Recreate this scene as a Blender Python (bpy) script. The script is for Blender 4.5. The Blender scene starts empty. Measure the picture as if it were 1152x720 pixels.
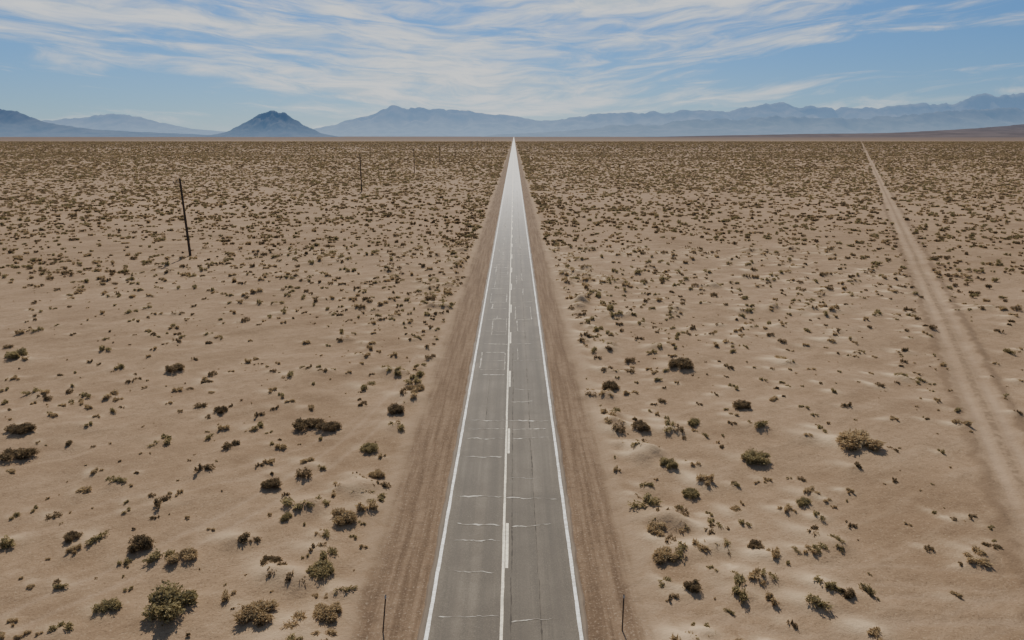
import bpy, math, numpy as np
from mathutils import Vector
rng = np.random.default_rng(7)
scene = bpy.context.scene
ROADC = -0.40           # road centre x
SUN_EL, SUN_AZ = math.radians(44), math.radians(-8)   # azimuth from +Y, clockwise positive

# ------------------------------------------------------------------ helpers
def link(o):
    scene.collection.objects.link(o); return o

class NT:
    def __init__(s, tree): s.t = tree; s.n = tree.nodes; s.l = tree.links
    def node(s, typ, **kw):
        nd = s.n.new(typ)
        for k, v in kw.items(): setattr(nd, k, v)
        return nd
    def put(s, sock, v):
        if v is None: return
        if isinstance(v, bpy.types.NodeSocket): s.l.new(v, sock)
        else: sock.default_value = v
    def math(s, op, a, b=None, c=None, clamp=False):
        nd = s.node('ShaderNodeMath', operation=op); nd.use_clamp = clamp
        s.put(nd.inputs[0], a); s.put(nd.inputs[1], b); s.put(nd.inputs[2], c)
        return nd.outputs[0]
    def vec(s, x=0.0, y=0.0, z=0.0):
        nd = s.node('ShaderNodeCombineXYZ')
        for i, v in enumerate((x, y, z)): s.put(nd.inputs[i], v)
        return nd.outputs[0]
    def sep(s, v):
        nd = s.node('ShaderNodeSeparateXYZ'); s.put(nd.inputs[0], v); return nd.outputs
    def noise(s, v, scale, detail=3.0, rough=0.5, dist=0.0):
        nd = s.node('ShaderNodeTexNoise'); s.put(nd.inputs['Vector'], v)
        nd.inputs['Scale'].default_value = scale; nd.inputs['Detail'].default_value = detail
        nd.inputs['Roughness'].default_value = rough; nd.inputs['Distortion'].default_value = dist
        return nd.outputs[0]
    def ss(s, v, a, b, lo=0.0, hi=1.0):
        nd = s.node('ShaderNodeMapRange', interpolation_type='SMOOTHSTEP')
        s.put(nd.inputs[0], v); nd.inputs[1].default_value = a; nd.inputs[2].default_value = b
        nd.inputs[3].default_value = lo; nd.inputs[4].default_value = hi
        return nd.outputs[0]
    def mix(s, f, a, b, blend='MIX'):
        nd = s.node('ShaderNodeMix', data_type='RGBA', blend_type=blend)
        s.put(nd.inputs[0], f)
        for sock, v in ((nd.inputs[6], a), (nd.inputs[7], b)):
            if isinstance(v, tuple) and len(v) == 3: v = (*v, 1.0)
            s.put(sock, v)
        return nd.outputs[2]
    def bump(s, h, strength, dist):
        nd = s.node('ShaderNodeBump'); s.put(nd.inputs['Height'], h)
        nd.inputs['Strength'].default_value = strength; nd.inputs['Distance'].default_value = dist
        return nd.outputs[0]

def new_mat(name, rough=0.9, spec=0.2):
    m = bpy.data.materials.new(name); m.use_nodes = True
    nt = NT(m.node_tree); b = m.node_tree.nodes['Principled BSDF']
    b.inputs['Roughness'].default_value = rough
    b.inputs['Specular IOR Level'].default_value = spec
    return m, nt, b

def mesh_np(name, V, F, mats=(), smooth=False, attrs=None):
    V = np.asarray(V, np.float32); F = np.asarray(F, np.int32)
    me = bpy.data.meshes.new(name)
    me.vertices.add(len(V)); me.vertices.foreach_set('co', V.ravel())
    m, k = F.shape
    me.loops.add(m*k); me.loops.foreach_set('vertex_index', F.ravel())
    me.polygons.add(m); me.polygons.foreach_set('loop_start', np.arange(m, dtype=np.int32)*k)
    me.polygons.foreach_set('loop_total', np.full(m, k, np.int32))
    me.polygons.foreach_set('use_smooth', np.full(m, smooth))
    if attrs:
        for an, (dom, arr) in attrs.items():
            a = me.attributes.new(an, 'FLOAT', dom); a.data.foreach_set('value', np.asarray(arr, np.float32))
    me.update(calc_edges=True); me.validate()
    for mt in mats: me.materials.append(mt)
    return me

_tabs = {}
def vnoise(x, y, seed=0):
    if seed not in _tabs: _tabs[seed] = np.random.default_rng(seed+100).random((256, 256))
    T = _tabs[seed]
    xi = np.floor(x).astype(int); yi = np.floor(y).astype(int)
    fx = x-xi; fy = y-yi; fx = fx*fx*(3-2*fx); fy = fy*fy*(3-2*fy)
    a = T[xi & 255, yi & 255]; b = T[(xi+1) & 255, yi & 255]
    c = T[xi & 255, (yi+1) & 255]; d = T[(xi+1) & 255, (yi+1) & 255]
    return (a*(1-fx)+b*fx)*(1-fy)+(c*(1-fx)+d*fx)*fy
def fbm(x, y, oct=4, seed=0, gain=.5):
    s = 0; a = .5; t = 0
    for i in range(oct):
        s = s+a*vnoise(x*2**i, y*2**i, seed+i); t += a; a *= gain
    return s/t
def sstep(a, b, x):
    t = np.clip((x-a)/(b-a), 0, 1); return t*t*(3-2*t)

def track_d(x, y):   # distance from the dirt track centre line
    return (x-12.3-0.487*y)/1.1123

def height(x, y):
    r = np.hypot(x, y)
    away = sstep(5.5, 11, np.abs(x-ROADC))
    fade = 1-sstep(120, 260, r)
    h = (fbm(x/9, y/9, 3, 1)-.5)*0.75*away*fade + (fbm(x/1.6, y/1.6, 3, 5)-.5)*0.20*away*fade
    for c in (-7.0, 6.4):
        h = h + 0.10*np.exp(-((x-c+0.5*(vnoise(y/6+c, y*0, 9)-.5))/0.45)**2)*(0.4+vnoise(y/2.5, y*0+c, 10))*fade
    t = np.abs(track_d(x, y))
    h = h + fade*(0.09*np.exp(-((t-1.75)/0.35)**2)-0.07*np.exp(-((t-0.8)/0.28)**2))
    return h

# ------------------------------------------------------------------ plants: positions
def keep_mask(x, y, wide=0.0):
    ed = 6.2+1.4*fbm(y/7, x*0+np.sign(x), 2, 20)
    return (np.abs(x-ROADC+0.3) > ed+wide) & (np.abs(track_d(x, y)) > 1.5+wide)

HERO = [ # x, y, width, kind (0 olive, 1 dry tan, 2 dark), x stretch
 (-14.95,25.3,2.2,0,1.15),(-8.0,25.0,1.1,1,1),(-9.0,27.8,1.2,0,1),(-9.15,32.3,1.3,1,1),(-18.8,30.1,1.25,2,1),
 (-14.6,44.9,1.5,2,1.3),(-12.9,44.2,1.2,2,1.3),(-17.6,25.3,1.0,0,1),(-30.1,57.3,1.4,2,1),(-46.6,60.8,2.0,0,1),
 (22.9,41.7,2.3,1,1.15),(15.3,39.6,1.4,0,1.2),(15.0,57.6,1.9,2,1.2),(8.2,26.8,.85,2,1),(7.4,31.5,1.0,1,1.1),
 (9.7,38.9,1.2,0,1),(7.4,29.2,1.0,1,1.2),(17.2,48.0,1.2,2,1),(-8.8,47.3,1.3,2,1),(-10.9,24.9,1.3,1,1.2),
 (-32.0,40.2,1.4,2,1.3),(-34.0,43.4,1.3,2,1.3),(16.4,34.4,.85,0,1),(12.1,30.1,.75,2,1),(-14.2,36.1,1.1,2,1),
 (15.0,26.4,.7,2,1),(-11.7,28.7,.85,2,1),(-22.6,30.9,.85,2,1),(-12.3,32.6,.7,0,1),(9.0,44.5,1.2,2,1),
 (8.0,52.5,1.4,2,1),(-8.3,37.5,.85,1,1),(-9.4,41.0,1.1,0,1),(-7.9,52.0,1.2,1,1),(-22.0,47.5,1.0,2,1),
 (10.3,35.6,.95,0,1),(-16.0,29.0,1.0,1,1.2),(13.0,45.2,1.0,0,1),
]
pts = []   # x,y,scale,kind,rot
def scatter(dens, y0, y1, smin, smax, side=0.92, base=34, seed=0, probs=(.34,.33,.33), power=1.6, cl=.35):
    r = np.random.default_rng(seed)
    hw = base+side*y1
    n = int(dens*2*hw*(y1-y0))
    y = y0+(y1-y0)*r.random(n); x = (r.random(n)*2-1)*hw
    ok = np.abs(x) < base+side*np.maximum(y, 0)
    x, y = x[ok], y[ok]
    d = fbm(x/11, y/11, 3, 30)*0.6+fbm(x/60, y/60, 3, 33)*.4
    p = sstep(.34, .62, d)*(1-cl)+cl
    sel = r.random(len(x)) < p
    x, y = x[sel], y[sel]
    k = keep_mask(x, y); x, y = x[k], y[k]
    s = smin+(smax-smin)*r.random(len(x))**power
    kd = r.choice(3, len(x), p=probs)
    return np.c_[x, y, s, kd, r.random(len(x))*6.283]
pts.append(scatter(0.20, -30, 75, 0.42, 1.08, seed=1, power=1.7))
pts.append(scatter(0.24, 75, 160, 0.52, 1.3, seed=12))
pts.append(scatter(0.20, 160, 420, 0.70, 1.6, seed=2))
pts.append(scatter(0.085, 420, 900, 1.1, 2.2, side=.85, seed=3, probs=(.22,.38,.40)))
pts.append(scatter(0.022, 900, 2600, 1.6, 3.2, side=.80, seed=4, probs=(.18,.42,.40)))
pts.append(scatter(0.15, -20, 150, 0.12, 0.34, seed=5, probs=(.2,.6,.2)))   # small tufts
r = np.random.default_rng(11)      # denser growth fed by road run-off
n = 2900
y = 15+(r.random(n)**1.3)*700
sd = r.choice([-1, 1], n, p=[.42, .58])
x = ROADC+sd*(7.2+np.abs(r.normal(0, 3.2, n)))
k = (fbm(y/6, sd*7.0+x/9, 3, 41) > .49); x, y = x[k], y[k]
pts.append(np.c_[x, y, .38+.95*r.random(len(x))**1.5, r.choice(3, len(x), p=(.36,.28,.36)), r.random(len(x))*6.28])
P = np.vstack(pts)
ok = np.ones(len(P), bool)
for h in HERO:
    ok &= np.hypot(P[:,0]-h[0], P[:,1]-h[1]) > h[2]*0.6+.3
P = P[ok]
print("scrub instances", len(P))

# ------------------------------------------------------------------ ground sheet
def axis(lo, hi, step, far_lo, far_hi, g=1.065):
    a = list(np.arange(lo, hi+1e-6, step)); s = step; v = a[-1]
    while v < far_hi: s *= g; v += s; a.append(v)
    s = step; v = a[0]; pre = []
    while v > far_lo: s *= g; v -= s; pre.append(v)
    return np.array(pre[::-1]+a), len(pre)
gx, ox = axis(-60, 60, .24, -70000, 70000)
gy, oy = axis(16, 130, .28, -9000, 90000)
X, Y = np.meshgrid(gx, gy, indexing='ij')
Z = height(X, Y)
pale = np.zeros_like(X)
near = P[(np.abs(P[:,0]) < 58) & (P[:,1] > 18) & (P[:,1] < 127) & (P[:,2] > .38)]
sp = [(a, b, c) for a, b, c in near[:, :3]]+[(h[0], h[1], h[2]*0.8) for h in HERO]
r = np.random.default_rng(5)
for (a, b, s) in sp:
    R = 2.4*s+.6
    i0, i1 = np.searchsorted(gx, [a-R-1, a+R+1]); j0, j1 = np.searchsorted(gy, [b-R-1, b+R+1])
    lx = X[i0:i1, j0:j1]; ly = Y[i0:i1, j0:j1]
    ox_, oy_ = -0.6*s+r.normal(0, .12), 0.4*s+r.normal(0, .12)
    w = (0.25+1.1*r.random()**1.5)*(1.0 if a > 4 else 0.55)
    th = 2.6+r.normal(0, .3)
    ca, sa = math.cos(th), math.sin(th)
    dx, dy = lx-a-ox_, ly-b-oy_
    p, q = dx*ca+dy*sa, -dx*sa+dy*ca
    drift = np.exp(-(p/(1.1*s))**2-(q/(0.55*s))**2)
    ring = .35*w*np.exp(-((lx-a)**2+(ly-b)**2)/(0.95*s)**2)
    Z[i0:i1, j0:j1] += 0.18*s*np.exp(-((lx-a)**2+(ly-b)**2)/(0.65*s)**2)+.12*s*min(w, 1)*drift
    pale[i0:i1, j0:j1] = np.maximum(pale[i0:i1, j0:j1], np.maximum(w*drift, ring))
tyre = np.zeros_like(X)
def polyline_mask(pl, half=0.75, wd=0.16, amt=1.0):
    pl = np.array(pl, float)
    t = np.linspace(0, 1, len(pl)); tt = np.linspace(0, 1, 60)
    co = [np.polyfit(t, pl[:, k], min(3, len(pl)-1)) for k in (0, 1)]
    q = np.c_[np.polyval(co[0], tt), np.polyval(co[1], tt)]
    m = (X > q[:,0].min()-2) & (X < q[:,0].max()+2) & (Y > q[:,1].min()-2) & (Y < q[:,1].max()+2)
    xs, ys = X[m], Y[m]; best = np.full(xs.shape, 1e9)
    for i in range(len(q)-1):
        ax, ay = q[i]; bx, by = q[i+1]; L2 = (bx-ax)**2+(by-ay)**2+1e-9
        u = np.clip(((xs-ax)*(bx-ax)+(ys-ay)*(by-ay))/L2, 0, 1)
        best = np.minimum(best, np.hypot(xs-ax-u*(bx-ax), ys-ay-u*(by-ay)))
    v = amt*np.exp(-((best-half)/wd)**2)
    tyre[m] = np.maximum(tyre[m], v)
polyline_mask([(-8.6,60),(-9.6,50),(-11.2,41),(-14.2,34.5),(-17.5,30),(-22,24)])
polyline_mask([(-8.4,62),(-10,49),(-13.5,41),(-19.5,36),(-28,31)], amt=.6)
polyline_mask([(6,24.5),(11,25.8),(16,26),(24,25),(34,26)], amt=.9)
polyline_mask([(6,26.5),(12,24.6),(18,23.9),(27,24.3)], amt=.9)
polyline_mask([(6,23.5),(13,27.5),(21,27.5),(32,24.5)], amt=.7)
polyline_mask([(6,25.2),(13,23.2),(20,24.8),(30,28)], amt=.7)
polyline_mask([(20,22),(27,28),(31,36),(34,48)], amt=.6)
polyline_mask([(-60,52),(-40,50),(-24,55),(-9,66)], amt=.5)
Z -= 0.05*tyre
nx, ny = X.shape
idx = np.arange(nx*ny).reshape(nx, ny)
F = np.stack([idx[:-1,:-1], idx[1:,:-1], idx[1:,1:], idx[:-1,1:]], -1).reshape(-1, 4)

m_g, nt, b = new_mat("desert_sand", .95, .08)
tc = nt.node('ShaderNodeTexCoord').outputs['Object']
sx, sy, sz = nt.sep(tc)
n_big = nt.noise(tc, .012, 3, .55)
n_mid = nt.noise(tc, .11, 4, .66)
n_fine = nt.noise(tc, 1.7, 4, .68)
n_grit = nt.noise(tc, 9.0, 2, .7)
n_str = nt.noise(nt.vec(nt.math('ADD', nt.math('MULTIPLY', sx, .10), nt.math('MULTIPLY', sy, .06)), nt.math('SUBTRACT', nt.math('MULTIPLY', sy, .55), nt.math('MULTIPLY', sx, .30)), 0.0), 1.0, 3, .6)
col = nt.mix(nt.ss(n_mid, .30, .70), (.205,.133,.077), (.290,.195,.116))
col = nt.mix(nt.ss(n_str, .48, .72, 0, .35), col, (.375,.262,.162))
col = nt.mix(nt.ss(n_big, .38, .66, 0, .45), col, (.335,.229,.142))
col = nt.mix(nt.ss(n_fine, .38, .74, 0, .40), col, (.160,.103,.061))
col = nt.mix(nt.ss(n_grit, .58, .71, 0, .55), col, (.085,.057,.037))
col = nt.mix(nt.ss(n_grit, .43, .32, 0, .4), col, (.39,.285,.18))
pa = nt.node('ShaderNodeAttribute', attribute_name='pale').outputs['Fac']
ty = nt.node('ShaderNodeAttribute', attribute_name='tyre').outputs['Fac']
pm = nt.math('MULTIPLY', pa, nt.ss(n_fine, .2, .6, .6, 1.0), clamp=True)
col = nt.mix(nt.math('MULTIPLY', pm, .75), col, (.54,.40,.25))
col = nt.mix(nt.math('MULTIPLY', ty, .34), col, (.38,.27,.175))
r2 = nt.math('SQRT', nt.math('ADD', nt.math('MULTIPLY', sx, sx), nt.math('MULTIPLY', sy, sy)))
farm = nt.ss(r2, 250, 1600)
spk = nt.ss(nt.noise(nt.vec(nt.math('MULTIPLY', sx, .12), nt.math('MULTIPLY', sy, .035)), 1.0, 4, .75), .44, .62)
col = nt.mix(nt.math('MULTIPLY', nt.math('MULTIPLY', farm, spk), .45), col, (.115,.076,.048))
bnd = nt.ss(nt.noise(nt.vec(nt.math('MULTIPLY', sx, .0005), nt.math('MULTIPLY', sy, .0011)), 1.0, 3, .6), .42, .60)
col = nt.mix(nt.math('MULTIPLY', nt.math('MULTIPLY', farm, bnd), .5), col, (.125,.084,.060))
# graded shoulder
ax = nt.math('ABSOLUTE', nt.math('ADD', sx, 0.62))
wob = nt.math('MULTIPLY', nt.math('SUBTRACT', nt.noise(nt.vec(0.0, sy, sx), .35, 3, .6), .5), 1.7)
sd = nt.math('ADD', ax, wob)
shm = nt.ss(sd, 6.9, 5.7)
strk = nt.noise(nt.vec(nt.math('MULTIPLY', sx, 3.2), nt.math('MULTIPLY', sy, .10), 0.0), 1.0, 4, .65)
shc = nt.mix(nt.ss(strk, .36, .64), (.125,.081,.050), (.220,.148,.092))
shc = nt.mix(nt.ss(n_fine, .40, .70, 0, .5), shc, (.105,.069,.044))
shc = nt.mix(nt.ss(n_grit, .55, .68, 0, .7), shc, (.34,.255,.175))
col = nt.mix(nt.math('MULTIPLY', shm, .88), col, shc)
wr = nt.math('MULTIPLY', nt.ss(sd, 5.6, 6.6), nt.ss(sd, 7.6, 6.7))
col = nt.mix(nt.math('MULTIPLY', wr, nt.ss(n_fine, .3, .6, .1, .5)), col, (.34,.24,.15))
# dirt track
td = nt.math('ABSOLUTE', nt.math('MULTIPLY', nt.math('SUBTRACT', nt.math('SUBTRACT', sx, 12.3), nt.math('MULTIPLY', sy, .487)), .899))
tw = nt.math('ADD', td, nt.math('MULTIPLY', nt.math('SUBTRACT', nt.noise(tc, .5, 2), .5), 1.6))
tm = nt.math('MULTIPLY', nt.ss(tw, 2.0, 1.0), nt.ss(n_fine, .25, .65, .15, .6))
col = nt.mix(tm, col, (.32,.222,.138))
rut = nt.math('MULTIPLY', nt.ss(td, .4, .7), nt.ss(td, 1.2, .9))
col = nt.mix(nt.math('MULTIPLY', rut, nt.ss(n_mid, .35, .65, .0, .5)), col, (.38,.266,.17))
brm = nt.math('MULTIPLY', nt.ss(tw, 1.3, 1.8), nt.ss(tw, 2.6, 2.0))
col = nt.mix(nt.math('MULTIPLY', brm, .5), col, (.12,.08,.05))
ctr = nt.ss(td, .4, .12)
col = nt.mix(nt.math('MULTIPLY', ctr, nt.ss(n_fine, .4, .6, .1, .6)), col, (.135,.092,.058))
# far plain darkened by continuous scrub
col = nt.mix(nt.ss(r2, 1500, 5500, 0, .8), col, (.120,.085,.070))
nt.put(b.inputs['Base Color'], col)
hh = nt.math('ADD', nt.math('MULTIPLY', n_fine, .6), nt.math('MULTIPLY', n_grit, .22))
hh = nt.math('MULTIPLY', nt.math('ADD', hh, nt.math('MULTIPLY', n_str, .8)), nt.ss(r2, 400, 60))
nt.put(b.inputs['Normal'], nt.bump(hh, .8, .15))
me = mesh_np("desert_ground", np.c_[X.ravel(), Y.ravel(), Z.ravel()], F, [m_g], True,
             {'pale': ('POINT', pale.ravel()), 'tyre': ('POINT', tyre.ravel())})
link(bpy.data.objects.new("desert_ground", me))
def gz(x, y):
    return float(height(np.array([float(x)]), np.array([float(y)]))[0])

# ------------------------------------------------------------------ road
m_a, nt, b = new_mat("weathered_asphalt", .5, .30)
tc = nt.node('ShaderNodeTexCoord').outputs['Object']
sx, sy, sz = nt.sep(tc)
lx = nt.math('SUBTRACT', sx, ROADC)
n1 = nt.noise(tc, .35, 4, .6); n2 = nt.noise(tc, 22, 3, .7); n3 = nt.noise(nt.vec(nt.math('MULTIPLY', sx, 2.2), nt.math('MULTIPLY', sy, .05)), 1.0, 4, .6)
c = nt.mix(nt.ss(n1, .35, .65), (.122,.096,.067), (.168,.135,.096))
c = nt.mix(nt.ss(n3, .38, .64, 0, .7), c, (.094,.076,.054))
c = nt.mix(nt.ss(n2, .52, .70, 0, .6), c, (.24,.20,.15))
c = nt.mix(nt.ss(n2, .46, .34, 0, .5), c, (.060,.050,.038))
wl = nt.math('ABSOLUTE', nt.math('SUBTRACT', nt.math('ABSOLUTE', lx), 1.6))
wp = nt.math('ABSOLUTE', nt.math('SUBTRACT', wl, .78))
c = nt.mix(nt.ss(wp, .42, .1, 0, .35), c, (.080,.065,.048))
c = nt.mix(nt.ss(nt.math('ABSOLUTE', lx), .55, .2, 0, .30), c, (.078,.064,.048))
c = nt.mix(nt.math('MULTIPLY', nt.ss(nt.math('ADD', nt.math('ABSOLUTE', lx), nt.math('MULTIPLY', n1, .35)), 3.42, 3.62), .75), c, (.20,.14,.09))
bk = nt.noise(nt.vec(nt.math('FLOOR', nt.math('MULTIPLY', lx, .31)), nt.math('FLOOR', nt.math('MULTIPLY', sy, .085)), 3.3), 1.7, 0)
c = nt.mix(nt.ss(bk, .40, .60, 0, .25), c, (.085,.070,.052))
c = nt.mix(nt.ss(sy, 70, 420, 0, .7), c, (.32,.28,.22))     # sun glare on the far road, put into the colour
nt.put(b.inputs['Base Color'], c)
nt.put(b.inputs['Roughness'], nt.ss(sy, 60, 300, .76, .60))   # roughness and specular also shift with distance to boost that glare
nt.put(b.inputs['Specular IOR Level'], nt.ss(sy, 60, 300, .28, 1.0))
nt.put(b.inputs['Normal'], nt.bump(n2, .12, .008))
road = link(bpy.data.objects.new("road", None))
def add_child(name, me, parent):
    o = link(bpy.data.objects.new(name, me)); o.parent = parent; return o
RZ = .07
ys = np.concatenate([np.arange(-60, 260, .35), np.geomspace(260, 14000, 160)])
def edge(seed): 
    return (fbm(ys/1.2, ys*0+seed, 4, 50)-.5)*0.22*(ys < 260)
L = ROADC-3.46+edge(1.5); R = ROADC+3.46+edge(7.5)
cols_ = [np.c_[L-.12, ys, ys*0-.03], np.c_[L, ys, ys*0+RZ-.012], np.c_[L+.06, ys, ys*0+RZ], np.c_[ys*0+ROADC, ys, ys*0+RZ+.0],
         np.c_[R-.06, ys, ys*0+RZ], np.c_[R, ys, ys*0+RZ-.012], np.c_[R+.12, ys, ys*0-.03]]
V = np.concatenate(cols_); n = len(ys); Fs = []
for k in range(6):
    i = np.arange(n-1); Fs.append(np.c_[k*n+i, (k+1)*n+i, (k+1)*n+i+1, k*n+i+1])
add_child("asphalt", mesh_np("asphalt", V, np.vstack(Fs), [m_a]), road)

def paint(name, base, worn):
    m, nt, b = new_mat(name, .5, .4)
    tc = nt.node('ShaderNodeTexCoord').outputs['Object']
    a = nt.noise(tc, 5, 5, .75); g = nt.noise(tc, .6, 3)
    f = nt.ss(nt.math('ADD', a, nt.math('MULTIPLY', g, .35)), .58, .78, 0, .85)
    nt.put(b.inputs['Base Color'], nt.mix(f, base, worn)); return m
m_w = paint("white_road_paint", (.80,.77,.68), (.38,.33,.26))
m_y = paint("faded_yellow_paint", (.74,.63,.42), (.36,.30,.20))
def ribbon(xc, w, ya, yb, z=RZ+.006, seed=0, wob=.02):
    y = np.concatenate([np.arange(ya, min(yb, 220), .5), np.geomspace(max(ya, 220), yb, 90) if yb > 220 else [yb]])
    o = (fbm(y/1.0, y*0+seed, 3, 60+seed)-.5)*wob
    o2 = (fbm(y/.9, y*0+seed+3, 3, 70+seed)-.5)*wob
    n = len(y); V = np.concatenate([np.c_[xc-w/2+o, y, y*0+z], np.c_[xc+w/2+o2, y, y*0+z]])
    i = np.arange(n-1); return V, np.c_[i, n+i, n+i+1, i+1]
for nm, xc, w, mt, sd in (("edge_line_left", ROADC-3.19, .15, m_w, 1), ("edge_line_right", ROADC+3.19, .15, m_w, 2), ("centre_line", ROADC-.10, .12, m_y, 3)):
    V, F = ribbon(xc, w, -60, 6000, seed=sd, wob=.035)
    add_child(nm, mesh_np(nm, V, F, [mt]), road)
Vs, Fs, o = [], [], 0
for y0 in np.arange(-20.4, 900, 12.2):
    V, F = ribbon(ROADC+.07, .14, y0, y0+3.9, seed=4)
    Vs.append(V); Fs.append(F+o); o += len(V)
add_child("centre_dashes", mesh_np("centre_dashes", np.vstack(Vs), np.vstack(Fs), [m_y]), road)
m_c, nt, b = new_mat("crack_filler", .8, .3)
tc = nt.node('ShaderNodeTexCoord').outputs['Object']
nt.put(b.inputs['Base Color'], nt.mix(nt.ss(nt.noise(tc, 3, 4), .35, .65), (.24,.20,.15), (.58,.52,.42)))
Vs, Fs, o = [], [], 0
cr = np.random.default_rng(21)
def crack(p0, p1, w, amp, dz=.0125):
    global o
    p0 = np.array(p0); p1 = np.array(p1); Ln = np.hypot(*(p1-p0)); n = max(5, int(Ln/.10))
    t = np.linspace(0, 1, n); d = (p1-p0)/Ln; nn = np.array([-d[1], d[0]])
    sd = cr.random()*200
    off = (fbm(t*Ln/.7+sd, t*0+sd, 4, 80, .65)-.5)*amp*2.8
    ww = w*(.15+1.7*vnoise(t*Ln/.22+sd, t*0+9, 81)*vnoise(t*Ln/.9+sd, t*0+5, 84)*1.6); ww[0] *= .2; ww[-1] *= .2
    c = p0+np.outer(t, p1-p0)+np.outer(off, nn)
    a = c+np.outer(ww/2, nn); e = c-np.outer(ww/2, nn)
    z = np.full(n, RZ+dz)
    Vs.append(np.vstack([np.c_[a, z], np.c_[e, z]])); i = np.arange(n-1)
    Fs.append(np.c_[i, n+i, n+i+1, i+1]+o); o += 2*n
y = 20.5
while y < 420:
    a = cr.random()
    w = .035+.04*cr.random()+y*.0005
    if a < .42:
        crack((ROADC-3.0+.5*cr.random(), y), (ROADC-.2, y+cr.normal(0, .12)), w, .13)
        crack((ROADC+.3, y-.15+cr.normal(0, .1)), (ROADC+2.2+.8*cr.random(), y+cr.normal(0, .15)), w*.7, .13)
    elif a < .72:
        crack((ROADC-2.9+cr.random(), y), (ROADC-.2-.4*cr.random(), y+cr.normal(0, .15)), w, .15)
    elif a < .92:
        crack((ROADC+.2+.3*cr.random(), y), (ROADC+1.5+1.4*cr.random(), y+cr.normal(0, .15)), w*.7, .15)
    else:
        crack((ROADC-2.9, y), (ROADC+2.9, y+cr.normal(0, .3)), w, .18)
    if y > 50 and cr.random() < .4:
        x0 = ROADC+cr.choice([-2.2, -1.5, -.7, .8, 1.6]); l = 1.5+5*cr.random()
        crack((x0, y), (x0+cr.normal(0, .06), y+l), w*.8, .05)
    y += (1.5+2.2*cr.random()) if y < 48 else (1.8+3.6*cr.random())
for (bx, by, bw, bl) in ((-2.6, 57, 2.2, 5.0), (-1.9, 68, 1.5, 6.5), (-2.5, 82, 2.0, 5), (.6, 74, 1.8, 6), (-2.3, 100, 1.8, 8)):
    for q0, q1 in (((bx, by), (bx+bw, by)), ((bx, by+bl), (bx+bw, by+bl)), ((bx, by), (bx, by+bl)), ((bx+bw, by), (bx+bw, by+bl))):
        crack((ROADC+q0[0], q0[1]), (ROADC+q1[0], q1[1]), .075, .04, .0145)
add_child("sealed_cracks", mesh_np("sealed_cracks", np.vstack(Vs), np.vstack(Fs), [m_c]), road)
m_d, nt, b = new_mat("dark_joint", .8, .2); b.inputs['Base Color'].default_value = (.068,.056,.043,1)
Vs, Fs, o = [], [], 0
for xo, pr in ((-1.62, .4), (1.55, .9), (.32, .5)):
    for y0 in np.arange(10, 260, 9.0):
        if cr.random() < pr: crack((ROADC+xo, y0), (ROADC+xo+cr.normal(0, .03), y0+8.7), .045, .03, .009)
add_child("pavement_joints", mesh_np("pavement_joints", np.vstack(Vs), np.vstack(Fs), [m_d]), road)

# ------------------------------------------------------------------ shrubs
def bush_mat(name, ramp):
    m, nt, b = new_mat(name, .85, .12)
    oi = nt.node('ShaderNodeObjectInfo').outputs['Random']
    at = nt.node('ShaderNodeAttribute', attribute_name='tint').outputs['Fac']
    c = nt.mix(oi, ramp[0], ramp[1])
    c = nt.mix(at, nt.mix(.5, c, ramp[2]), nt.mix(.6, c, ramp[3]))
    nt.put(b.inputs['Base Color'], c)
    tr = nt.node('ShaderNodeBsdfTranslucent'); nt.put(tr.inputs[0], c)
    mx = nt.node('ShaderNodeMixShader'); mx.inputs[0].default_value = .40
    nt.l.new(b.outputs[0], mx.inputs[1]); nt.l.new(tr.outputs[0], mx.inputs[2])
    out = [n for n in nt.n if n.type == 'OUTPUT_MATERIAL'][0]
    nt.l.new(mx.outputs[0], out.inputs[0]); return m
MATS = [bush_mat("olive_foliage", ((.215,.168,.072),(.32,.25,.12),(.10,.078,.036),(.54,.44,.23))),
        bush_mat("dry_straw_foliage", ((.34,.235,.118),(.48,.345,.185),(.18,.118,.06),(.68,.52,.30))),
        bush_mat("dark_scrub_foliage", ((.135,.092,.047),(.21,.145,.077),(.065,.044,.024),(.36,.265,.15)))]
m_twig, nt, b = new_mat("twig_bark", .9, .1); b.inputs['Base Color'].default_value = (.18,.13,.09,1)

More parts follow.
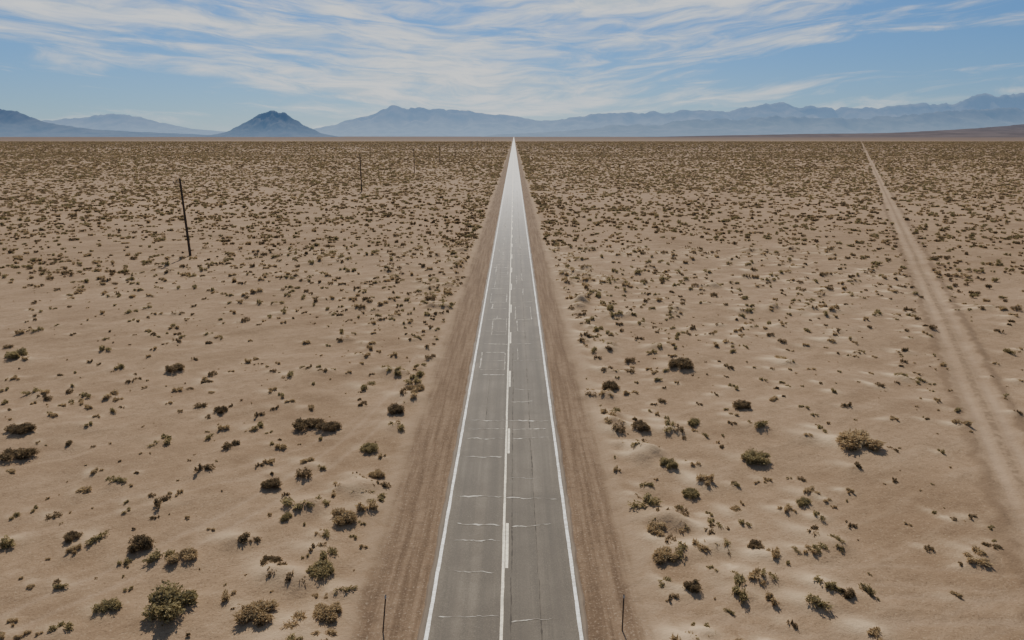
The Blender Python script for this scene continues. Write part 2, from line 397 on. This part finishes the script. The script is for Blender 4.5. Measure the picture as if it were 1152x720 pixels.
def make_bush(name, seed, kind, nleaf, leaf, twigs, h=.42, big=False):
    r = np.random.default_rng(seed)
    nl = 6 if not big else 14
    lob = []
    for i in range(nl):
        a = r.random()*6.283; rad = .34*math.sqrt(r.random())+(.04 if i else 0)
        lob.append((rad*math.cos(a), rad*math.sin(a), h*(.22+.3*r.random()), .10+.12*r.random(), h*(.25+.28*r.random())))
    V, F, T, M = [], [], [], []
    for i in range(nleaf):
        lb = lob[r.integers(nl)]
        v = r.normal(size=3); v /= np.linalg.norm(v); q = r.random()**.45*(1+.25*(r.random() < .15))
        p = np.array([lb[0]+v[0]*lb[3]*q, lb[1]+v[1]*lb[3]*q, lb[2]+v[2]*lb[4]*q])
        if p[2] < .01: p[2] = .01+.05*r.random()
        d = np.array([p[0]*1.4, p[1]*1.4, .35])+r.normal(0, .35, 3); d /= np.linalg.norm(d)
        s = np.cross(d, r.normal(size=3)); s /= np.linalg.norm(s)+1e-9
        L = leaf*(.7+1.2*r.random()); W = L*.26 if kind != 1 else L*.15
        k = len(V)
        V += [p-d*L*.5, p+s*W-d*L*.05, p+d*L*.6, p-s*W]
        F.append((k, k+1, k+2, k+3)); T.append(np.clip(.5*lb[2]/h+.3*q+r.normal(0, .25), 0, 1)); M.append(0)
    for i in range(twigs):
        lb = lob[r.integers(nl)]; v = r.normal(size=3); v /= np.linalg.norm(v)
        e = np.array([lb[0]+v[0]*lb[3]*1.15, lb[1]+v[1]*lb[3]*1.15, max(.05, lb[2]+abs(v[2])*lb[4]*1.15)])
        st = np.array([r.normal(0, .03), r.normal(0, .03), -.03])
        md = st*.5+e*.5+np.array([0, 0, -.03]); w = .006
        s = np.cross(e-st, [0, 0, 1.0]); s /= np.linalg.norm(s)+1e-9
        k = len(V)
        V += [st-s*w, st+s*w, md+s*w*.7, md-s*w*.7, e+s*w*.25, e-s*w*.25]
        F += [(k, k+1, k+2, k+3), (k+3, k+2, k+4, k+5)]; T += [.3, .3]; M += [1, 1]
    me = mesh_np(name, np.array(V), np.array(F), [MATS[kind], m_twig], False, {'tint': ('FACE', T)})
    me.polygons.foreach_set('material_index', np.array(M, np.int32)); return me
coll = bpy.data.collections.new("scrub_plants")
NV = 4
for kind in range(3):
    for j in range(NV):
        hh = (.42, .34, .38)[kind]*(.85+.13*j)
        me = make_bush("scrub_plant", 100+kind*10+j, kind, 460 if kind != 1 else 500, .075 if kind != 1 else .12, 26, hh)
        coll.objects.link(bpy.data.objects.new("p%02d" % (kind*NV+j), me))
for kind in range(3):      # light versions for the far plain
    me = make_bush("scrub_plant_far", 140+kind, kind, 46, .24, 0, .36)
    coll.objects.link(bpy.data.objects.new("p%02d" % (3*NV+kind), me))
n = len(P)
dist = np.hypot(P[:,0], P[:,1])
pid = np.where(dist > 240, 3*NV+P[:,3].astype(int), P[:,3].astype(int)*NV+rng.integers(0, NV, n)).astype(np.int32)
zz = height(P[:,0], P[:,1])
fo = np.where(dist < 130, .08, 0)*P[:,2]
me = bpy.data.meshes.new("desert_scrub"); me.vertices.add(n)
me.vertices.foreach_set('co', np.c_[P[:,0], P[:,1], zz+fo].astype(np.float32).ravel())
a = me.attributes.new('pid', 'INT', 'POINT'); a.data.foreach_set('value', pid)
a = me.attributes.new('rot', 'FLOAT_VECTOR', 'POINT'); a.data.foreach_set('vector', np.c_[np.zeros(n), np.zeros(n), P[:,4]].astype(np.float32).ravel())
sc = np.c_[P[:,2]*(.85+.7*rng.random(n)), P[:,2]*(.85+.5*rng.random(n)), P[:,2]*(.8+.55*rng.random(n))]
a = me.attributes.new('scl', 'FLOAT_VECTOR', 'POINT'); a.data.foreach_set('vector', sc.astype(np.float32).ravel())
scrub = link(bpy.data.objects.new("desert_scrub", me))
g = bpy.data.node_groups.new("scatter_scrub", 'GeometryNodeTree')
g.interface.new_socket(name="Geometry", in_out='INPUT', socket_type='NodeSocketGeometry')
g.interface.new_socket(name="Geometry", in_out='OUTPUT', socket_type='NodeSocketGeometry')
gi = g.nodes.new('NodeGroupInput'); go = g.nodes.new('NodeGroupOutput')
ip = g.nodes.new('GeometryNodeInstanceOnPoints'); ci = g.nodes.new('GeometryNodeCollectionInfo')
ci.inputs['Collection'].default_value = coll; ci.inputs['Separate Children'].default_value = True; ci.inputs['Reset Children'].default_value = True
def named(nm, dt):
    q = g.nodes.new('GeometryNodeInputNamedAttribute'); q.data_type = dt; q.inputs['Name'].default_value = nm; return q.outputs['Attribute']
g.links.new(gi.outputs[0], ip.inputs['Points']); g.links.new(ci.outputs[0], ip.inputs['Instance'])
ip.inputs['Pick Instance'].default_value = True
g.links.new(named('pid', 'INT'), ip.inputs['Instance Index'])
e2r = g.nodes.new('FunctionNodeEulerToRotation'); g.links.new(named('rot', 'FLOAT_VECTOR'), e2r.inputs[0])
g.links.new(e2r.outputs[0], ip.inputs['Rotation'])
g.links.new(named('scl', 'FLOAT_VECTOR'), ip.inputs['Scale'])
g.links.new(ip.outputs[0], go.inputs[0])
md = scrub.modifiers.new("scatter", 'NODES'); md.node_group = g

heroes = {}
for kind in range(3):
    for j in range(3):
        heroes[(kind, j)] = make_bush("creosote_bush_%d%d" % (kind, j), 300+kind*10+j, kind, 3400, .046 if kind != 1 else .075, 200, .40, True)
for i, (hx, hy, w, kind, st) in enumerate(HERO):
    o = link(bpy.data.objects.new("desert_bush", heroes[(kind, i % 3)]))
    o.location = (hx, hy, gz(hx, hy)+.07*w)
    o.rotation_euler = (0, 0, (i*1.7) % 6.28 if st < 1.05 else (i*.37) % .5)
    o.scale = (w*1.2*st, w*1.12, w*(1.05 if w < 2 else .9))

# ------------------------------------------------------------------ utility poles
m_p, nt, b = new_mat("pole_wood", .85, .2)
tc = nt.node('ShaderNodeTexCoord').outputs['Object']
sx, sy, sz = nt.sep(tc)
nt.put(b.inputs['Base Color'], nt.mix(nt.noise(nt.vec(nt.math('MULTIPLY', sx, 14), nt.math('MULTIPLY', sy, 14), nt.math('MULTIPLY', sz, .8)), 1.0, 4), (.035,.025,.018), (.09,.064,.045)))
m_i, nt, b = new_mat("insulator_glaze", .3, .5); b.inputs['Base Color'].default_value = (.16,.15,.14,1)
def tube(V, F, p0, p1, r0, r1, seg=10):
    p0 = Vector(p0); p1 = Vector(p1); d = (p1-p0).normalized()
    u = d.orthogonal().normalized(); v = d.cross(u); k = len(V)
    for p, rad in ((p0, r0), (p1, r1)):
        for i in range(seg):
            a = 2*math.pi*i/seg; V.append(tuple(p+u*math.cos(a)*rad+v*math.sin(a)*rad))
    for i in range(seg):
        j = (i+1) % seg; F.append((k+i, k+j, k+seg+j, k+seg+i))
    F.append(tuple(range(k+seg, k+2*seg))); F.append(tuple(reversed(range(k, k+seg))))
def py_mesh(name, V, F, mat):
    me = bpy.data.meshes.new(name); me.from_pydata(V, [], F); me.materials.append(mat); me.update(); return me
PH = 13.2
V, F = [], []
tube(V, F, (0, 0, -1), (0, 0, 5), .23, .20); tube(V, F, (0, 0, 5), (0, 0, PH), .20, .15)
me_sh = py_mesh("shaft", V, F, m_p)
V, F = [], []
def box(V, F, c, s):
    k = len(V)
    for dx in (-1, 1):
        for dy in (-1, 1):
            for dz in (-1, 1): V.append((c[0]+dx*s[0]/2, c[1]+dy*s[1]/2, c[2]+dz*s[2]/2))
    for f in ((0,1,3,2),(4,6,7,5),(0,4,5,1),(2,3,7,6),(0,2,6,4),(1,5,7,3)): F.append(tuple(k+i for i in f))
box(V, F, (-.15, -.215, PH-.75), (2.1, .11, .13))
tube(V, F, (-.75, -.17, PH-.75), (-.05, -.16, PH-1.55), .025, .025, 6)
tube(V, F, (.55, -.17, PH-.75), (.05, -.16, PH-1.55), .025, .025, 6)
me_ar = py_mesh("crossarm", V, F, m_p)
V, F = [], []
for xx, zz_ in ((-1.1, PH-.68), (-.5, PH-.68), (.8, PH-.68)):
    tube(V, F, (xx, -.215, zz_), (xx, -.215, zz_+.12), .02, .02, 8); tube(V, F, (xx, -.215, zz_+.12), (xx, -.215, zz_+.24), .07, .045, 8)
tube(V, F, (0, 0, PH), (0, 0, PH+.15), .02, .02, 8); tube(V, F, (0, 0, PH+.15), (0, 0, PH+.28), .07, .045, 8)
me_in = py_mesh("insulators", V, F, m_i)
for i in range(14):
    py = 117.7+139*i; pe = link(bpy.data.objects.new("utility_pole", None))
    pe.location = (-56.4, py, gz(-56.4, py)); pe.rotation_euler = (math.radians((0.0, .5, -.4)[i % 3]), math.radians((-.8, .4, .2)[i % 3]), math.radians((i*37) % 9-4))
    for nm, mm in (("shaft", me_sh), ("crossarm", me_ar), ("insulators", me_in)):
        add_child(nm, mm, pe)

# ------------------------------------------------------------------ roadside marker posts
m_s, nt, b = new_mat("rusted_steel", .6, .4); b.inputs['Base Color'].default_value = (.09,.065,.05,1); b.inputs['Metallic'].default_value = .3
m_r, nt, b = new_mat("reflector", .3, .5); b.inputs['Base Color'].default_value = (.40,.36,.31,1)
for (px, py, tx, ty_) in ((-5.45, 24.1, 6, 3), (4.55, 24.2, 0, 1)):
    pe = link(bpy.data.objects.new("roadside_marker_post", None)); pe.location = (px, py, gz(px, py))
    pe.rotation_euler = (math.radians(-ty_), math.radians(tx), 0)
    V, F = [], []
    box(V, F, (0, 0, .78), (.016, .035, 1.96)); box(V, F, (-.018, .012, .78), (.02, .008, 1.96)); box(V, F, (.018, .012, .78), (.02, .008, 1.96))
    add_child("post", py_mesh("post", V, F, m_s), pe)
    V, F = [], []
    tube(V, F, (0, -.022, 1.66), (0, -.036, 1.66), .035, .035, 14); box(V, F, (0, -.0205, 1.66), (.08, .003, .14))
    add_child("reflector", py_mesh("reflector", V, F, m_r), pe)

# ------------------------------------------------------------------ mountains
FPX = 768.0
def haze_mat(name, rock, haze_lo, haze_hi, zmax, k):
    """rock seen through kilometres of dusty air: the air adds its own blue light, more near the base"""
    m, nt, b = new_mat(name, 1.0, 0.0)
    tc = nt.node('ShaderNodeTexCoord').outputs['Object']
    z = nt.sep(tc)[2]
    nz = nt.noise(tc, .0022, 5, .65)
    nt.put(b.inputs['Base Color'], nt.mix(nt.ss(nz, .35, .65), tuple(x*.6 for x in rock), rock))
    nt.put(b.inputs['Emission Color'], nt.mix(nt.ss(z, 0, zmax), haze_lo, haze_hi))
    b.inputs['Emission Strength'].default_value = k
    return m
def mountain(name, prof, D, depth, mat, seed, rough=.5, jw=.12):
    """ridge profile (bearing, elevation) built as an eroded massif at distance D"""
    prof = np.array(prof, float)
    nxp = 640; nd = 56
    px = np.linspace(prof[0,0], prof[-1,0], nxp)
    hp = np.interp(px, prof[:,0], prof[:,1])
    xw = px/FPX*D
    t = np.linspace(-1, 1, nd)
    XX, TT = np.meshgrid(xw, t, indexing='ij')
    H = (hp/FPX*D)[:, None]
    sc = depth*.32
    jag = (1-np.abs(2*fbm(xw/(depth*jw), xw*0+seed+.5, 5, seed, .6)-1))-.72
    H = H*(1+.85*rough*jag[:, None])
    warp = (fbm(XX/sc, TT*depth/sc, 4, seed+3)-.5)*.5
    T2 = np.clip(np.abs(TT+warp*.6*(1-np.abs(TT))), 0, 1)
    base = (1-T2)**1.25
    rid = 1-np.abs(2*fbm(XX/(sc*.45)+TT*.6, TT*depth/(sc*1.8), 5, seed+7)-1)
    ZZ = H*base*(1-.9*(1-rid)*np.clip(T2*4, 0, 1))
    m_ = ZZ.max(axis=1, keepdims=True); ZZ = ZZ*np.where(m_ > 0, H/np.maximum(m_, 1e-6), 1)
    edge_ = sstep(0, .03, (px-px[0])/(px[-1]-px[0]))*sstep(0, .03, (px[-1]-px)/(px[-1]-px[0]))
    ZZ = ZZ*edge_[:, None]-2.0
    YY = D+TT*depth*.5
    idx = np.arange(nxp*nd).reshape(nxp, nd)
    F = np.stack([idx[:-1,:-1], idx[1:,:-1], idx[1:,1:], idx[:-1,1:]], -1).reshape(-1, 4)
    link(bpy.data.objects.new(name, mesh_np(name, np.c_[XX.ravel(), YY.ravel(), ZZ.ravel()], F, [mat], True)))
COSP = .965
far = [(-780,20),(-700,16),(-640,13),(-590,14),(-530,15),(-485,17),(-450,21),(-420,19),(-390,12),(-360,6),(-330,4),(-260,3),(-225,6),(-200,11),(-168,20),(-150,26),(-138,30),(-124,27),(-108,31),(-88,26),(-58,24),(-30,23),(-8,20),(22,15),(44,14),(60,17),(82,21),(122,22),(162,24),(212,25),(252,27),(282,31),(302,32),(332,29),(372,27),(412,28),(452,31),(480,34),(505,38),(517,40),(532,38),(574,42),(640,42),(720,46),(800,36)]
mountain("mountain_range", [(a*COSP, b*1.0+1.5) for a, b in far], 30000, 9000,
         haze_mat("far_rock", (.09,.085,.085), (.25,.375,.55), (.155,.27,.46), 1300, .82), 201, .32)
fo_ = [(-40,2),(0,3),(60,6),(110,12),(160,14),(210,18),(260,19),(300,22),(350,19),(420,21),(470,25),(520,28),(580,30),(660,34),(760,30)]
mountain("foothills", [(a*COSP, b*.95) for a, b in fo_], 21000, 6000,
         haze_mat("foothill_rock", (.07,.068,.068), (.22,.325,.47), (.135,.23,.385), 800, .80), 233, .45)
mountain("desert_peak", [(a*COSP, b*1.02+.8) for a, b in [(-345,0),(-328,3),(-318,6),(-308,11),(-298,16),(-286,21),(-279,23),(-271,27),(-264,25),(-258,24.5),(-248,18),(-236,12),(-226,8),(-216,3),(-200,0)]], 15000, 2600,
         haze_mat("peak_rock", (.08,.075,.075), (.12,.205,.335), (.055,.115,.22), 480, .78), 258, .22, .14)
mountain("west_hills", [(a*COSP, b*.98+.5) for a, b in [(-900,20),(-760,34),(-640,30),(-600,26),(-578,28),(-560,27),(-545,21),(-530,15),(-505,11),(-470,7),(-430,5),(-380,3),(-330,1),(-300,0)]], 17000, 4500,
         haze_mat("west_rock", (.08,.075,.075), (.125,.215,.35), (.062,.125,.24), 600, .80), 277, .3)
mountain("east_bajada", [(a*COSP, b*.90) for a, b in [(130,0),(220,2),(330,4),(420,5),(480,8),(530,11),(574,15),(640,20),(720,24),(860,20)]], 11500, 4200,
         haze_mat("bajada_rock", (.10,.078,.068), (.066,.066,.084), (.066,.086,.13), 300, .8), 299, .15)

# ------------------------------------------------------------------ sky
w = bpy.data.worlds.new("World"); scene.world = w; w.use_nodes = True
nt = NT(w.node_tree); bg = nt.n['Background']; bg.inputs['Strength'].default_value = .11
sky = nt.node('ShaderNodeTexSky', sky_type='NISHITA'); sky.sun_disc = False
sky.sun_elevation = SUN_EL; sky.sun_rotation = SUN_AZ
sky.air_density = 1.0; sky.dust_density = .5; sky.ozone_density = 2.5; sky.altitude = 300
d = nt.node('ShaderNodeTexCoord').outputs['Generated']
dx, dy, dz = nt.sep(d)
zz = nt.math('MAXIMUM', dz, 0.0)
vee = nt.math('SQRT', nt.math('ADD', nt.math('MULTIPLY', dx, dx), .015))
el = nt.math('SUBTRACT', zz, nt.math('MULTIPLY', vee, .10))
warp = nt.math('MULTIPLY', nt.math('SUBTRACT', nt.noise(nt.vec(nt.math('MULTIPLY', dx, 3.5), dy, nt.math('MULTIPLY', el, 16)), 1.0, 3), .5), 1.3)
v1 = nt.vec(nt.math('MULTIPLY', dx, 2.8), nt.math('MULTIPLY', dy, 2.0), nt.math('ADD', nt.math('MULTIPLY', el, 26), warp))
v2 = nt.vec(nt.math('ADD', nt.math('MULTIPLY', dx, 9), warp), nt.math('MULTIPLY', dy, 4), nt.math('ADD', nt.math('MULTIPLY', el, 62), nt.math('MULTIPLY', warp, 3)))
c1 = nt.noise(v1, 1.0, 5, .6, .3); c2 = nt.noise(v2, 1.0, 5, .66, .5)
def blob(x0, z0, sx_, sz_):
    a = nt.math('DIVIDE', nt.math('SUBTRACT', dx, x0), sx_); e = nt.math('DIVIDE', nt.math('SUBTRACT', dz, z0), sz_)
    return nt.math('EXPONENT', nt.math('MULTIPLY', nt.math('ADD', nt.math('MULTIPLY', a, a), nt.math('MULTIPLY', e, e)), -1.0))
f = nt.math('ADD', nt.math('MULTIPLY', c1, .62), nt.math('MULTIPLY', c2, .38))
for (x0, z0, a_, b_, k) in ((-.52,.055,.20,.026,-.12), (.42,.085,.28,.028,-.08), (-.15,.10,.26,.05,.06), (-.08,.04,.22,.04,.06), (.2,.165,.40,.022,.09), (-.45,.14,.3,.035,.05), (.55,.125,.12,.008,.13), (.37,.115,.05,.005,.10)):
    f = nt.math('ADD', f, nt.math('MULTIPLY', blob(x0, z0, a_, b_), k))
cov = nt.ss(f, .44, .67, 0, .95)
cov = nt.math('MULTIPLY', cov, nt.ss(dz, .6, .15, .35, 1.0))
hz = nt.math('MULTIPLY', nt.math('EXPONENT', nt.math('MULTIPLY', zz, -30.0)), .74)
hz = nt.math('MULTIPLY', hz, nt.math('ADD', .55, nt.math('MULTIPLY', blob(-.02, .0, .30, .3), .65)), clamp=True)
low = nt.ss(dz, .5, .12)
base = nt.mix(low, sky.outputs[0], nt.mix(1.0, sky.outputs[0], (.245,.475,.82), 'MULTIPLY'))
c = nt.mix(hz, base, (6.6,7.6,8.1))
cc = nt.mix(nt.ss(c2, .32, .60), (5.6,6.6,7.4), (8.5,8.7,8.7))
c = nt.mix(cov, c, cc)
nt.put(bg.inputs['Color'], c)

sun = bpy.data.lights.new("sun", 'SUN'); sun.energy = 4.9; sun.angle = math.radians(.55); sun.color = (1, .94, .83)
so = link(bpy.data.objects.new("sun", sun))
sd = Vector((math.sin(SUN_AZ)*math.cos(SUN_EL), math.cos(SUN_AZ)*math.cos(SUN_EL), math.sin(SUN_EL)))
so.rotation_euler = sd.to_track_quat('Z', 'Y').to_euler()

cam = bpy.data.cameras.new("camera"); cam.lens = 24; cam.sensor_width = 36; cam.clip_start = .5; cam.clip_end = 200000
co = link(bpy.data.objects.new("camera", cam)); co.location = (0, 0, 20)
co.rotation_euler = (math.radians(90-15.09), 0, math.radians(.15))
scene.camera = co
